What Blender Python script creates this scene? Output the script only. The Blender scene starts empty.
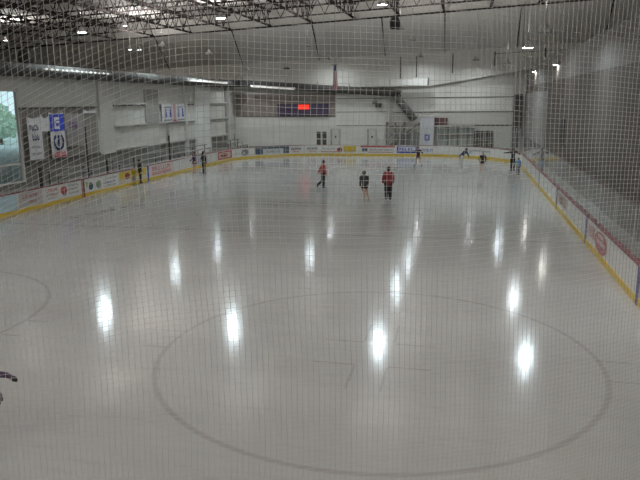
import bpy, bmesh, math, random
from mathutils import Vector, Matrix
random.seed(7)
PI = math.pi
scene = bpy.context.scene
C = scene.collection

# ------------------------------------------------------------------ materials
MATS = {}
def mat(name, col, rough=.6, metal=0.0, emit=0.0, var=0.0, vscale=3.0, spec=.4):
    if name in MATS: return MATS[name]
    m = bpy.data.materials.new(name); m.use_nodes = True
    nt = m.node_tree; b = nt.nodes['Principled BSDF']
    b.inputs['Base Color'].default_value = (*col, 1)
    b.inputs['Roughness'].default_value = rough
    b.inputs['Metallic'].default_value = metal
    b.inputs['Specular IOR Level'].default_value = spec
    if emit:
        b.inputs['Emission Color'].default_value = (*col, 1)
        b.inputs['Emission Strength'].default_value = emit
    if var:
        tc = nt.nodes.new('ShaderNodeTexCoord'); n = nt.nodes.new('ShaderNodeTexNoise')
        n.inputs['Scale'].default_value = vscale; n.inputs['Detail'].default_value = 4
        r = nt.nodes.new('ShaderNodeValToRGB')
        r.color_ramp.elements[0].position = .3; r.color_ramp.elements[1].position = .7
        r.color_ramp.elements[0].color = (*[max(0, c*(1-var)) for c in col], 1)
        r.color_ramp.elements[1].color = (*[min(1, c*(1+var)) for c in col], 1)
        nt.links.new(tc.outputs['Object'], n.inputs['Vector'])
        nt.links.new(n.outputs['Fac'], r.inputs['Fac'])
        nt.links.new(r.outputs['Color'], b.inputs['Base Color'])
    MATS[name] = m
    return m

def siding(name, col, dark=.82, axis='Y', period=.3, zsplit=None, low=None):
    """ribbed metal siding: rib lines along z, optional darker lower zone"""
    m = bpy.data.materials.new(name); m.use_nodes = True
    nt = m.node_tree; b = nt.nodes['Principled BSDF']; L = nt.links.new
    b.inputs['Roughness'].default_value = .6; b.inputs['Specular IOR Level'].default_value = .25
    tc = nt.nodes.new('ShaderNodeTexCoord'); sp = nt.nodes.new('ShaderNodeSeparateXYZ')
    L(tc.outputs['Object'], sp.inputs[0])
    f = nt.nodes.new('ShaderNodeMath'); f.operation = 'DIVIDE'; f.inputs[1].default_value = period
    L(sp.outputs[axis], f.inputs[0])
    fr = nt.nodes.new('ShaderNodeMath'); fr.operation = 'FRACT'; L(f.outputs[0], fr.inputs[0])
    gt = nt.nodes.new('ShaderNodeMath'); gt.operation = 'GREATER_THAN'; gt.inputs[1].default_value = .8
    L(fr.outputs[0], gt.inputs[0])
    n = nt.nodes.new('ShaderNodeTexNoise'); n.inputs['Scale'].default_value = .35; n.inputs['Detail'].default_value = 3
    L(tc.outputs['Object'], n.inputs['Vector'])
    mr = nt.nodes.new('ShaderNodeMapRange'); mr.inputs[3].default_value = .86; mr.inputs[4].default_value = 1.12
    L(n.outputs['Fac'], mr.inputs[0])
    mix = nt.nodes.new('ShaderNodeMix'); mix.data_type = 'RGBA'
    mix.inputs[6].default_value = (*col, 1); mix.inputs[7].default_value = (*[c*dark for c in col], 1)
    L(gt.outputs[0], mix.inputs[0])
    out = mix.outputs[2]
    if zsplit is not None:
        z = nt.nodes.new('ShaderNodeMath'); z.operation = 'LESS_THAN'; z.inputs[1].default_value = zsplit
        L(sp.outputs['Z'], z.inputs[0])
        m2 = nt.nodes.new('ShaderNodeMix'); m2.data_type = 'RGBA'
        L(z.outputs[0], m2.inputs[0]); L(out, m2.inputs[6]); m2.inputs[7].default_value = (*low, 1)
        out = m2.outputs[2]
    mu = nt.nodes.new('ShaderNodeVectorMath'); mu.operation = 'SCALE'
    L(out, mu.inputs[0]); L(mr.outputs[0], mu.inputs['Scale'])
    L(mu.outputs[0], b.inputs['Base Color'])
    MATS[name] = m
    return m

WHITE = mat('board_white', (.62, .62, .60), .35, var=.04, vscale=1.5)
KICK = mat('kick_yellow', (.62, .43, .03), .4)
CAP = mat('cap_maroon', (.16, .035, .045), .4)
RED = mat('ink_red', (.42, .06, .06), .5)
DRED = mat('ink_dark_red', (.26, .05, .05), .5)
BLUE = mat('ink_blue', (.03, .05, .32), .5)
NAVY = mat('ink_navy', (.02, .03, .10), .5)
BLACK = mat('ink_black', (.02, .02, .022), .5)
GREY = mat('ink_grey', (.2, .21, .23), .5)
LGREY = mat('pale_grey', (.45, .45, .44), .5)
YEL = mat('ink_yellow', (.6, .43, .02), .5)
GREEN = mat('ink_green', (.2, .42, .1), .5)
TEAL = mat('ink_slate', (.06, .10, .13), .5)
GLAREBLUE = mat('pale_blue_glare', (.42, .6, .68), .3)
STEEL = mat('truss_steel', (.04, .034, .033), .9, spec=.0)
STEELM = mat('painted_post', (.06, .055, .055), .5)
ALU = mat('aluminium_post', (.5, .5, .5), .4, .3)
GALV = mat('galvanised_duct', (.07, .07, .067), .75, .0, var=.15, vscale=2)
FRAMEW = mat('frame_white', (.55, .54, .51), .5)
DARKGLASS = mat('dark_glass', (.025, .02, .022), .2)
DECK = siding('roof_deck', (.66, .63, .60), .8, 'X', .6)
PANEL = mat('liner_panel', (.62, .60, .57), .7, var=.06, vscale=.3)
BAND = mat('liner_light', (.70, .69, .655), .6, var=.04, vscale=.3)
SEAM = mat('seam_dark', (.1, .095, .09), .7)
W_FAR = siding('siding_far', (.50, .49, .46), .9, 'X', .3)
W_FARL = siding('siding_far_light', (.64, .63, .595), .95, 'X', .3)
W_BRICK = mat('block_brown', (.25, .215, .195), .8, var=.15, vscale=2)
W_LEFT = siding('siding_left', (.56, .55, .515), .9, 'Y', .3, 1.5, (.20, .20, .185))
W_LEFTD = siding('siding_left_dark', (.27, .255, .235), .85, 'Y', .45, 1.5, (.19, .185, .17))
W_RIGHT = siding('siding_right', (.12, .103, .094), .85, 'Y', .3)
CONC = mat('concrete', (.22, .215, .205), .8, var=.12, vscale=.8)

def glass_mat():
    m = bpy.data.materials.new('rink_glass'); m.use_nodes = True; nt = m.node_tree; nt.nodes.clear(); L = nt.links.new
    o = nt.nodes.new('ShaderNodeOutputMaterial'); t = nt.nodes.new('ShaderNodeBsdfTransparent'); t.inputs[0].default_value = (.93, .95, .94, 1)
    g = nt.nodes.new('ShaderNodeBsdfGlossy'); g.inputs['Roughness'].default_value = .02; g.inputs[0].default_value = (.9, .92, .92, 1)
    d = nt.nodes.new('ShaderNodeBsdfDiffuse'); d.inputs[0].default_value = (.6, .62, .62, 1)
    lw = nt.nodes.new('ShaderNodeLayerWeight'); lw.inputs[0].default_value = .5
    p = nt.nodes.new('ShaderNodeMath'); p.operation = 'POWER'; p.inputs[1].default_value = 5; L(lw.outputs['Facing'], p.inputs[0])
    a = nt.nodes.new('ShaderNodeMath'); a.operation = 'MULTIPLY_ADD'; a.inputs[1].default_value = .75; a.inputs[2].default_value = .05; L(p.outputs[0], a.inputs[0])
    m1 = nt.nodes.new('ShaderNodeMixShader'); m1.inputs[0].default_value = .06; L(t.outputs[0], m1.inputs[1]); L(d.outputs[0], m1.inputs[2])
    m2 = nt.nodes.new('ShaderNodeMixShader'); L(a.outputs[0], m2.inputs[0]); L(m1.outputs[0], m2.inputs[1]); L(g.outputs[0], m2.inputs[2])
    L(m2.outputs[0], o.inputs[0]); return m
GLASS = glass_mat()

def ice_mat():
    m = bpy.data.materials.new('ice'); m.use_nodes = True; nt = m.node_tree; L = nt.links.new
    b = nt.nodes['Principled BSDF']
    tc = nt.nodes.new('ShaderNodeTexCoord'); sp = nt.nodes.new('ShaderNodeSeparateXYZ'); L(tc.outputs['Object'], sp.inputs[0])
    def M(op, *a):
        n = nt.nodes.new('ShaderNodeMath'); n.operation = op
        for i, v in enumerate(a):
            if isinstance(v, (int, float)): n.inputs[i].default_value = v
            else: L(v, n.inputs[i])
        return n.outputs[0]
    X, Y = sp.outputs['X'], sp.outputs['Y']
    wob = nt.nodes.new('ShaderNodeTexNoise'); wob.inputs['Scale'].default_value = 1.2; L(tc.outputs['Object'], wob.inputs['Vector'])
    def soft(d, w):    # 1 inside |d|<w, fading
        return M('SUBTRACT', 1, M('SMOOTHSTEP_', d, w)) if False else M('MAXIMUM', 0, M('SUBTRACT', 1, M('POWER', M('DIVIDE', M('ABSOLUTE', d), w), 2)))
    def ring(cx, cy, r, w):
        d = M('SUBTRACT', M('SQRT', M('ADD', M('POWER', M('SUBTRACT', X, cx), 2), M('POWER', M('SUBTRACT', Y, cy), 2))), r)
        return soft(d, w)
    def seg(cx, cy, hx, hy, w=.04):
        dx = M('MAXIMUM', 0, M('SUBTRACT', M('ABSOLUTE', M('SUBTRACT', X, cx)), hx))
        dy = M('MAXIMUM', 0, M('SUBTRACT', M('ABSOLUTE', M('SUBTRACT', Y, cy)), hy))
        return soft(M('ADD', dx, dy), w)
    def disc(cx, cy, rx, ry):
        d = M('ADD', M('POWER', M('DIVIDE', M('SUBTRACT', X, cx), rx), 2), M('POWER', M('DIVIDE', M('SUBTRACT', Y, cy), ry), 2))
        return M('MAXIMUM', 0, M('SUBTRACT', 1, d))
    acc = None
    def add(v, k):
        nonlocal acc
        v = M('MULTIPLY', v, k); acc = v if acc is None else M('ADD', acc, v)
    for cx in (-6.7, 6.7):
        add(ring(cx, -20.25, 4.57, .075), .27); add(ring(cx, 20.25, 4.57, .09), .18)
        for sx in (-1, 1):
            for sy in (-1, 1):
                add(seg(cx+sx*.78, -20.25+sy*.64, .42, .0), .32)
                add(seg(cx+sx*.33, -20.25+sy*1.25, .0, .55), .25)
                add(seg(cx+sx*4.87, -20.25+sy*.5, .3, .0), .3)
    add(ring(0, 0, 4.57, .09), .16)
    add(seg(0, -8.0, 12.9, 0, .06), .55); add(seg(0, 0, 12.9, 0, .07), .4); add(seg(0, 8.0, 12.9, 0, .09), .35); add(seg(0, 27, 12, 0, .05), .15)
    blot = nt.nodes.new('ShaderNodeTexNoise'); blot.inputs['Scale'].default_value = 2.5; blot.inputs['Detail'].default_value = 5; L(tc.outputs['Object'], blot.inputs['Vector'])
    bl = M('MULTIPLY', M('GREATER_THAN', blot.outputs['Fac'], .5), 1.0)
    add(M('MULTIPLY', disc(-.6, -.2, 2.6, 1.5), M('ADD', .5, bl)), .22)
    # diagonal worn logo strip near the left boards
    t = M('ADD', M('MULTIPLY', M('SUBTRACT', X, -9.0), .32), M('MULTIPLY', M('SUBTRACT', Y, -4.1), -.11))
    dd = M('ADD', M('MULTIPLY', M('SUBTRACT', X, -9.0), .95), M('MULTIPLY', M('SUBTRACT', Y, -4.1), -.31))
    al = M('ADD', M('MULTIPLY', M('SUBTRACT', X, -9.0), .31), M('MULTIPLY', M('SUBTRACT', Y, -4.1), .95))
    strip = M('MULTIPLY', M('MULTIPLY', M('LESS_THAN', M('ABSOLUTE', dd), .3), M('LESS_THAN', M('ABSOLUTE', al), 2.3)), bl)
    add(strip, .5)
    add(M('MULTIPLY', disc(4.95, -3.9, .95, .7), bl), .35); add(M('MULTIPLY', disc(9.4, -4.1, .8, .7), bl), .3)
    # broad cloudiness and skate marks
    cl = nt.nodes.new('ShaderNodeTexNoise'); cl.inputs['Scale'].default_value = .18; cl.inputs['Detail'].default_value = 6; cl.inputs['Roughness'].default_value = .6
    mp = nt.nodes.new('ShaderNodeMapping'); mp.inputs['Scale'].default_value = (1, 2.4, 1); L(tc.outputs['Object'], mp.inputs[0]); L(mp.outputs[0], cl.inputs['Vector'])
    add(M('MAXIMUM', 0, M('SUBTRACT', cl.outputs['Fac'], .42)), .55)
    sc = nt.nodes.new('ShaderNodeTexNoise'); sc.inputs['Scale'].default_value = 1.6; sc.inputs['Detail'].default_value = 8; sc.inputs['Roughness'].default_value = .7
    mp2 = nt.nodes.new('ShaderNodeMapping'); mp2.inputs['Scale'].default_value = (.5, 3.0, 1); mp2.inputs['Rotation'].default_value = (0, 0, .15); L(tc.outputs['Object'], mp2.inputs[0]); L(mp2.outputs[0], sc.inputs['Vector'])
    add(M('MAXIMUM', 0, M('SUBTRACT', sc.outputs['Fac'], .5)), .5)
    fac = M('MINIMUM', acc, .75)
    mix = nt.nodes.new('ShaderNodeMix'); mix.data_type = 'RGBA'
    mix.inputs[6].default_value = (.395, .395, .385, 1); mix.inputs[7].default_value = (.12, .10, .10, 1)
    L(fac, mix.inputs[0]); L(mix.outputs[2], b.inputs['Base Color'])
    rr = nt.nodes.new('ShaderNodeMapRange'); rr.inputs[3].default_value = ICE_R0; rr.inputs[4].default_value = ICE_R1
    L(sc.outputs['Fac'], rr.inputs[0]); L(rr.outputs[0], b.inputs['Roughness'])
    b.inputs['IOR'].default_value = 1.31; b.inputs['Specular IOR Level'].default_value = .8
    bp = nt.nodes.new('ShaderNodeBump'); bp.inputs['Strength'].default_value = .05; bp.inputs['Distance'].default_value = .02
    L(sc.outputs['Fac'], bp.inputs['Height']); L(bp.outputs[0], b.inputs['Normal'])
    return m
ICE_R0, ICE_R1 = .09, .17
ICE = ice_mat()

# ------------------------------------------------------------------ mesh builder
class MB:
    def __init__(s): s.v = []; s.f = []; s.m = []; s.mats = []
    def mi(s, m):
        if m not in s.mats: s.mats.append(m)
        return s.mats.index(m)
    def face(s, pts, m):
        i = len(s.v); s.v += [tuple(p) for p in pts]; s.f.append(tuple(range(i, i+len(pts)))); s.m.append(s.mi(m))
    def box(s, a, b, m):
        x0, y0, z0 = a; x1, y1, z1 = b
        i = len(s.v); k = s.mi(m)
        s.v += [(x0,y0,z0),(x1,y0,z0),(x1,y1,z0),(x0,y1,z0),(x0,y0,z1),(x1,y0,z1),(x1,y1,z1),(x0,y1,z1)]
        for q in ((3,2,1,0),(4,5,6,7),(0,1,5,4),(1,2,6,5),(2,3,7,6),(3,0,4,7)): s.f.append(tuple(i+j for j in q)); s.m.append(k)
    def bar(s, p, q, w, m, n=4, w2=None, caps=True):
        p = Vector(p); q = Vector(q); d = (q-p)
        if d.length < 1e-6: return
        d.normalize(); u = d.orthogonal().normalized() if abs(d.z) > .99 else d.cross(Vector((0,0,1))).normalized(); v = d.cross(u)
        k = s.mi(m); i = len(s.v); w2 = w if w2 is None else w2
        for c, r in ((p, w), (q, w2)):
            for j in range(n):
                a = 2*PI*(j+.5)/n; s.v.append(tuple(c+u*math.cos(a)*r+v*math.sin(a)*r))
        for j in range(n): s.f.append((i+j, i+(j+1)%n, i+n+(j+1)%n, i+n+j)); s.m.append(k)
        if caps: s.f.append(tuple(i+j for j in reversed(range(n)))); s.m.append(k); s.f.append(tuple(i+n+j for j in range(n))); s.m.append(k)
    def tube(s, pts, r, m, n=8):
        pts = [Vector(p) for p in pts]; k = s.mi(m); i0 = len(s.v)
        for a, p in enumerate(pts):
            t = (pts[min(a+1, len(pts)-1)]-pts[max(a-1, 0)]).normalized()
            u = t.cross(Vector((0,0,1))); u = u.normalized() if u.length > .05 else Vector((1,0,0)); v = t.cross(u)
            rr = r[a] if isinstance(r, (list, tuple)) else r
            for j in range(n):
                an = 2*PI*j/n; s.v.append(tuple(p+u*math.cos(an)*rr+v*math.sin(an)*rr))
        for a in range(len(pts)-1):
            for j in range(n):
                s.f.append((i0+a*n+j, i0+a*n+(j+1)%n, i0+(a+1)*n+(j+1)%n, i0+(a+1)*n+j)); s.m.append(k)
        s.f.append(tuple(i0+j for j in reversed(range(n)))); s.m.append(k)
        s.f.append(tuple(i0+(len(pts)-1)*n+j for j in range(n))); s.m.append(k)
    def lathe(s, prof, c, m, n=20):
        c = Vector(c); i0 = len(s.v); k = s.mi(m)
        for r, z in prof:
            for j in range(n): a = 2*PI*j/n; s.v.append((c.x+r*math.cos(a), c.y+r*math.sin(a), c.z+z))
        for a in range(len(prof)-1):
            for j in range(n): s.f.append((i0+a*n+j, i0+a*n+(j+1)%n, i0+(a+1)*n+(j+1)%n, i0+(a+1)*n+j)); s.m.append(k)
    def ball(s, c, r, m, sx=1, sy=1, sz=1, n=12, rot=None):
        c = Vector(c); i0 = len(s.v); k = s.mi(m); h = n//2
        for a in range(h+1):
            t = PI*a/h
            for j in range(n):
                an = 2*PI*j/n; p = Vector((math.sin(t)*math.cos(an)*sx, math.sin(t)*math.sin(an)*sy, math.cos(t)*sz))*r
                if rot: p = rot @ p
                s.v.append(tuple(c+p))
        for a in range(h):
            for j in range(n): s.f.append((i0+a*n+j, i0+(a+1)*n+j, i0+(a+1)*n+(j+1)%n, i0+a*n+(j+1)%n)); s.m.append(k)
    def build(s, name, parent=None, loc=(0,0,0), smooth=False):
        me = bpy.data.meshes.new(name); me.from_pydata(s.v, [], s.f)
        for m in s.mats: me.materials.append(m)
        me.polygons.foreach_set('material_index', s.m)
        if smooth: me.polygons.foreach_set('use_smooth', [True]*len(s.f))
        me.update()
        o = bpy.data.objects.new(name, me); C.objects.link(o); o.location = loc
        if parent: o.parent = parent
        return o

def tag(o, label=None, cat=None, group=None, kind=None):
    if label: o['label'] = label
    if cat: o['category'] = cat
    if group: o['group'] = group
    if kind: o['kind'] = kind
    return o
def empty(name, loc, label, cat, group=None, rz=0):
    o = bpy.data.objects.new(name, None); C.objects.link(o); o.location = loc; o.rotation_euler.z = rz; o.empty_display_size = .2
    return tag(o, label, cat, group)
def struct(mb, name, label=None): return tag(mb.build(name), label, None, None, 'structure')

# ------------------------------------------------------------------ building shell
XL, XR, YF, YN = -19.5, 15.0, 44.0, -38.0
ZL, ZR = 7.5, 8.35
def truss_z(x): return 13.85 + .045*(x+8.57) if x > -8.57 else 13.85+.045*(x+8.57)
def wall_z(x): return 9.82 + .036*(x+8.58)

mb = MB(); mb.box((XL, YN, -.3), (XR, YF, -.03), CONC); struct(mb, 'floor', 'grey concrete floor around the ice')
# roof deck, sloped end panel
mb = MB()
for i in range(17):
    x0 = -54+i*5; x1 = x0+5
    z0, z1 = truss_z(x0)+1.75, truss_z(x1)+1.75
    mb.face([(x0, YN, z0), (x0, 40, z0), (x1, 40, z1), (x1, YN, z1)], DECK)
    mb.face([(x0, 40, z0), (x0, 40, truss_z(x0)), (x1, 40, truss_z(x1)), (x1, 40, z1)], PANEL)
    mb.face([(x0, 40, truss_z(x0)), (x0, YF, wall_z(x0)), (x1, YF, wall_z(x1)), (x1, 40, truss_z(x1))], PANEL)
    mb.face([(x0, 40, z0+.3), (x0, YF, z0+.3), (x1, YF, z1+.3), (x1, 40, z1+.3)], PANEL)
struct(mb, 'ceiling', 'grey roof deck with a sloped end panel')
# far wall
mb = MB()
mb.face([(XL, YF, -.3), (31, YF, -.3), (31, YF, 16), (XL, YF, 16)], W_FAR)
mb.face([(-54, YF, ZL), (XL, YF, ZL), (XL, YF, 16), (-54, YF, 16)], W_FAR)
e = .03
def fr(x0, z0, x1, z1, m, d=e): mb.box((x0, YF-d, z0), (x1, YF+.01, z1), m)
fr(-19.4, 2.0, -6.7, 3.6, W_FARL); fr(-19.4, -.2, -6.7, 2.0, W_FARL)
fr(-19.4, 3.6, -6.7, 6.25, W_BRICK, .05)
fr(-6.7, -.2, -.5, 6.5, W_FARL)
fr(.2, 4.0, 13.6, 6.9, W_FARL)
for z in (5.6, 4.05, 2.45): fr(-6.6 if z < 5 else -6.6, z-.03, -.7, z+.04, SEAM, .06)
for z in (5.62, 4.0): fr(.2, z-.05, 13.8, z+.05, SEAM, .06)
fr(6.5, 2.4, 13.6, 2.55, SEAM, .06)
fr(-19.4, 3.52, -6.7, 3.6, SEAM, .08)
struct(mb, 'wall_far', 'pale ribbed siding end wall with a brown block band')
# light soffit band under the sloped panel
mb = MB()
def bandlow(x):
    return 6.92 if x < 4.4 else 6.92+(x-4.4)*.155
xs = [-36+i*2 for i in range(32)]
for a, b in zip(xs, xs[1:]):
    mb.face([(a, YF-.4, bandlow(a)), (b, YF-.4, bandlow(b)), (b, YF-.4, wall_z(b)+.4), (a, YF-.4, wall_z(a)+.4)], BAND)
    mb.face([(a, YF-.4, bandlow(a)), (a, YF, bandlow(a)), (b, YF, bandlow(b)), (b, YF-.4, bandlow(b))], PANEL)
for x in (.97, 2.8, 6.83, 11.4, 16.7): mb.box((x-.07, YF-.46, bandlow(x)+(0 if x < 2 else 1.0)), (x+.07, YF-.38, wall_z(x)+.05), SEAM)
struct(mb, 'trim_1', 'light liner band along the top of the end wall')
mb = MB()
for x in (-27.6, -18, -8.57, -.8, 5.93, 13.7, 22.6):
    mb.bar((x, 39.9, truss_z(x)-.02), (x, YF-.05, wall_z(x)-.05), .08, STEEL)
struct(mb, 'trim_2', 'dark seam strips on the sloped end panel')
# left wall with opening for the window
WY0, WY1, WZ0, WZ1 = -3.5, 3.66, .35, 6.18
mb = MB()
def lw(y0, z0, y1, z1, m, d=0): mb.face([(XL+d, y0, z0), (XL+d, y1, z0), (XL+d, y1, z1), (XL+d, y0, z1)], m)
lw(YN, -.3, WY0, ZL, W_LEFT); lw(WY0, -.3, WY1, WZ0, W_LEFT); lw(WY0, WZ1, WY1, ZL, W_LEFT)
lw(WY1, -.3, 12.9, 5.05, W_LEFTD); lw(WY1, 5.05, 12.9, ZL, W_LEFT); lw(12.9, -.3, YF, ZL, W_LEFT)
struct(mb, 'wall_left', 'pale siding side wall below the roof trusses')
def colm(name, y0, y1, z0, z1, m, d=.25, label=None):
    mb = MB(); mb.box((XL, y0, z0), (XL+d, y1, z1), m); struct(mb, name, label)
W_COL = mat('column_white', (.50, .49, .465), .5, var=.04)
W_COL2 = mat('column_grey', (.30, .29, .27), .6)
colm('trim_3', 13.0, 14.9, 1.4, ZL, W_COL, label='broad pale wall column right of the banners')
colm('trim_4', 31.6, 35.5, -.1, 7.2, mat('column_bright', (.62, .62, .6), .5), label='broad bright white wall column')
colm('trim_5', 41.4, 42.9, -.1, 7.2, W_COL, label='narrow white column in the far left corner')
colm('trim_6', 20.7, 23.3, 3.4, 6.5, W_COL2, .12, label='dark grey recessed wall strip')
colm('trim_7', 29.0, 29.5, -.1, 7.2, W_COL, label='thin white wall post')
mb = MB()
for (y0, y1) in ((15.2, 20.6), (23.4, 31.4), (35.6, 41.3)):
    for z in (5.15, 3.4, 1.5): mb.box((XL, y0, z-.09), (XL+.14, y1, z+.05), W_COL2 if z < 5 else SEAM); mb.box((XL, y0, z+.05), (XL+.18, y1, z+.17), W_COL)
for z in (5.05, 1.5): mb.box((XL, 3.8, z-.08), (XL+.14, 12.8, z+.04), SEAM)
for y in (24.9, 40.9): mb.box((XL, y-.15, 0), (XL+.16, y+.15, 3.4 if y < 30 else 7), W_COL2)
struct(mb, 'trim_8', 'horizontal rails on the side wall')
# window
mb = MB()
mb.box((XL-.1, WY1-.1, WZ0), (XL+.1, WY1, WZ1), FRAMEW); mb.box((XL-.1, WY0, WZ0), (XL+.1, WY0+.1, WZ1), FRAMEW)
mb.box((XL-.1, WY0+.1, WZ1-.1), (XL+.1, WY1-.1, WZ1), FRAMEW); mb.box((XL-.1, WY0+.1, WZ0), (XL+.1, WY1-.1, WZ0+.1), FRAMEW)
mb.box((XL-.05, WY0+.1, 1.5), (XL+.05, WY1-.1, 1.62), FRAMEW)
wf = struct(mb, 'window_1', 'tall bright window in the side wall')
mb = MB(); mb.face([(XL, WY0+.1, WZ0+.1), (XL, WY1-.1, WZ0+.1), (XL, WY1-.1, WZ1-.1), (XL, WY0+.1, WZ1-.1)], GLASS); mb.build('pane', wf)
# right wall
mb = MB()
mb.face([(XR, YN, -.3), (XR, YF, -.3), (XR, YF, 6.7), (XR, YN, 6.7)], W_RIGHT)
mb.face([(XR, YN, 6.7), (XR, YF, 6.7), (XR, YF, ZR), (XR, YN, ZR)], mat('right_upper', (.20, .185, .175), .7))
mb.box((XR-.1, 13.6, 2.2), (XR, 14.7, 4.0), BLACK)
mb.box((XR-.06, 24, .0), (XR, 43.8, 6.0), mat('right_glow', (.23, .215, .205), .6))  # glow near the far corner put into the wall as a paler box
struct(mb, 'wall_right', 'dark brown ribbed side wall behind the glass')
mb = MB(); mb.box((13.7, 43.2, 0), (14.6, 43.9, 5.9), mat('pillar_dark', (.06, .055, .055), .6)); struct(mb, 'trim_9', 'dark pillar in the far right corner')
mb = MB(); mb.face([(-54, YN, -.3), (31, YN, -.3), (31, YN, 18), (-54, YN, 18)], PANEL); struct(mb, 'wall_near')
# outer shell above the side walls (neighbouring bays)
mb = MB()
mb.face([(-54, YN, ZL), (-54, YF, ZL), (-54, YF, 15), (-54, YN, 15)], PANEL)
mb.face([(31, YN, ZR), (31, YF, ZR), (31, YF, 18), (31, YN, 18)], PANEL)
struct(mb, 'wall_outer')
mb = MB()
mb.box((-54, YN, ZL), (XL, YF, ZL+.2), CONC); mb.box((XR, YN, ZR), (31, YF, ZR+.2), CONC)
struct(mb, 'floor_upper')
# outdoors beyond the window
GRASS = mat('lawn', (.22, .34, .14), .9, var=.25, vscale=.5)
mb = MB(); mb.face([(-160, -140, -.35), (XL-.02, -140, -.35), (XL-.02, 160, -.35), (-160, 160, -.35)], mat('pavement_out', (.6, .68, .68), .9, var=.1)); tag(mb.build('ground_outside'), None, None, None, 'structure')
LEAF = mat('leaf_green', (.50, .64, .50), .8, var=.4, vscale=2)  # leaves paled, outdoor haze put into their colour
TRUNK = mat('bark', (.14, .1, .07), .9)
for i, (x, y, r, nm) in enumerate(((-62, 55, 3.0, 'low bushy green tree outside, nearest the window edge'), (-72, 64, 4.2, 'broad green tree outside, seen through the window'), (-57, 49, 2.2, 'small green tree outside, farthest from the building'))):
    t = empty('tree', (x, y, -.35), nm, 'tree', 'trees outside the window')
    m1 = MB(); m1.bar((0,0,0), (0,0,r*.7), .25, TRUNK, 8, .15); m1.build('trunk', t)
    m2 = MB(); rnd = random.Random(i)
    for k in range(420):
        a = rnd.uniform(0, 2*PI); ph = math.acos(rnd.uniform(-.7, 1)); rr = r*rnd.uniform(.7, 1.05)
        c = Vector((rr*math.sin(ph)*math.cos(a), rr*math.sin(ph)*math.sin(a), r*.9+.62*rr*math.cos(ph)))
        u = Vector((rnd.uniform(-1,1), rnd.uniform(-1,1), rnd.uniform(-1,1))).normalized(); v = u.orthogonal().normalized()
        s_ = r*.12; m2.face([c-u*s_, c+v*s_*.7, c+u*s_, c-v*s_*.7], LEAF)
    m2.ball((0,0,r*.9), r*.85, LEAF, 1, 1, .62, 16); m2.build('foliage', t)

# ------------------------------------------------------------------ ice and dasher boards
R = 8.5; ARC = R*PI/2; HX, HY = 12.95, 30.48
STR = HY-R; STX = HX-R
TOT = 2*(2*STR+2*STX)+4*ARC
def per(s):
    """s=0 at the left board's centre line, running towards the far end; returns point and inward normal"""
    s = s % TOT
    if s <= STR: return Vector((-HX, s, 0)), Vector((1,0,0))
    s -= STR
    if s <= ARC: t = PI-s/R; return Vector((-STX+R*math.cos(t), STR+R*math.sin(t), 0)), Vector((-math.cos(t), -math.sin(t), 0))
    s -= ARC
    if s <= 2*STX: return Vector((-STX+s, HY, 0)), Vector((0,-1,0))
    s -= 2*STX
    if s <= ARC: t = PI/2-s/R; return Vector((STX+R*math.cos(t), STR+R*math.sin(t), 0)), Vector((-math.cos(t), -math.sin(t), 0))
    s -= ARC
    if s <= 2*STR: return Vector((HX, STR-s, 0)), Vector((-1,0,0))
    s -= 2*STR
    if s <= ARC: t = -s/R; return Vector((STX+R*math.cos(t), -STR+R*math.sin(t), 0)), Vector((-math.cos(t), -math.sin(t), 0))
    s -= ARC
    if s <= 2*STX: return Vector((STX-s, -HY, 0)), Vector((0,1,0))
    s -= 2*STX
    if s <= ARC: t = -PI/2-s/R; return Vector((-STX+R*math.cos(t), -STR+R*math.sin(t), 0)), Vector((-math.cos(t), -math.sin(t), 0))
    s -= ARC
    return Vector((-HX, -STR+s, 0)), Vector((1,0,0))
def srange(a, b, step=.4):
    n = max(1, int(math.ceil((b-a)/step))); return [a+(b-a)*i/n for i in range(n+1)]

mb = MB(); mb.face([per(s)[0]+Vector((0,0,0)) for s in reversed(srange(0, TOT-.4, .4))], ICE)
# subdivide not needed: single n-gon sheet
ice = mb.build('ice_sheet'); tag(ice, 'glossy grey white ice sheet filling the rink', 'ice')

def sweep(mb, a, b, prof, m, step=.4):
    """prof: closed polygon of (inward offset, z)"""
    ss = srange(a, b, step); i0 = len(mb.v); k = mb.mi(m); n = len(prof)
    for s in ss:
        p, nn = per(s)
        for d, z in prof: q = p+nn*d; mb.v.append((q.x, q.y, z))
    for i in range(len(ss)-1):
        for j in range(n): mb.f.append((i0+i*n+j, i0+i*n+(j+1)%n, i0+(i+1)*n+(j+1)%n, i0+(i+1)*n+j)); mb.m.append(k)
    mb.f.append(tuple(i0+j for j in range(n))); mb.m.append(k); mb.f.append(tuple(i0+(len(ss)-1)*n+j for j in reversed(range(n)))); mb.m.append(k)

BH = 1.02
boards = empty('dasher_boards', (0, 0, 0), 'white dasher boards ringing the ice, with yellow kick strip and maroon cap rail', 'rink boards')
mb = MB(); sweep(mb, 0, TOT, [(0,.2),(0,BH),(-.12,BH),(-.12,-.02),(-.001,-.02),(-.001,.2)], WHITE); mb.build('board_panel', boards)
mb = MB(); sweep(mb, 0, TOT, [(.015,.0),(.015,.2),(-.002,.215),(-.002,.0)], KICK); o = mb.build('kick_strip', boards); o['label'] = 'yellow kick strip at the foot of the boards'
mb = MB(); sweep(mb, 0, TOT, [(.03,BH),(.03,BH+.05),(-.15,BH+.05),(-.15,BH)], CAP); o = mb.build('cap_rail', boards); o['label'] = 'maroon cap rail'
S_R = 2*STX+2*ARC+STR    # s where right side starts; y on right side: y = STR-(s-S_R)
def sr(y): return S_R+STR-y
def patch(mb, a, b, z0, z1, m, d=.008):
    ss = srange(a, b, .5)
    for u, v in zip(ss, ss[1:]):
        (p, n), (q, n2) = per(u), per(v); p = p+n*d; q = q+n2*d
        mb.face([(p.x,p.y,z0),(q.x,q.y,z0),(q.x,q.y,z1),(p.x,p.y,z1)], m)
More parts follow.
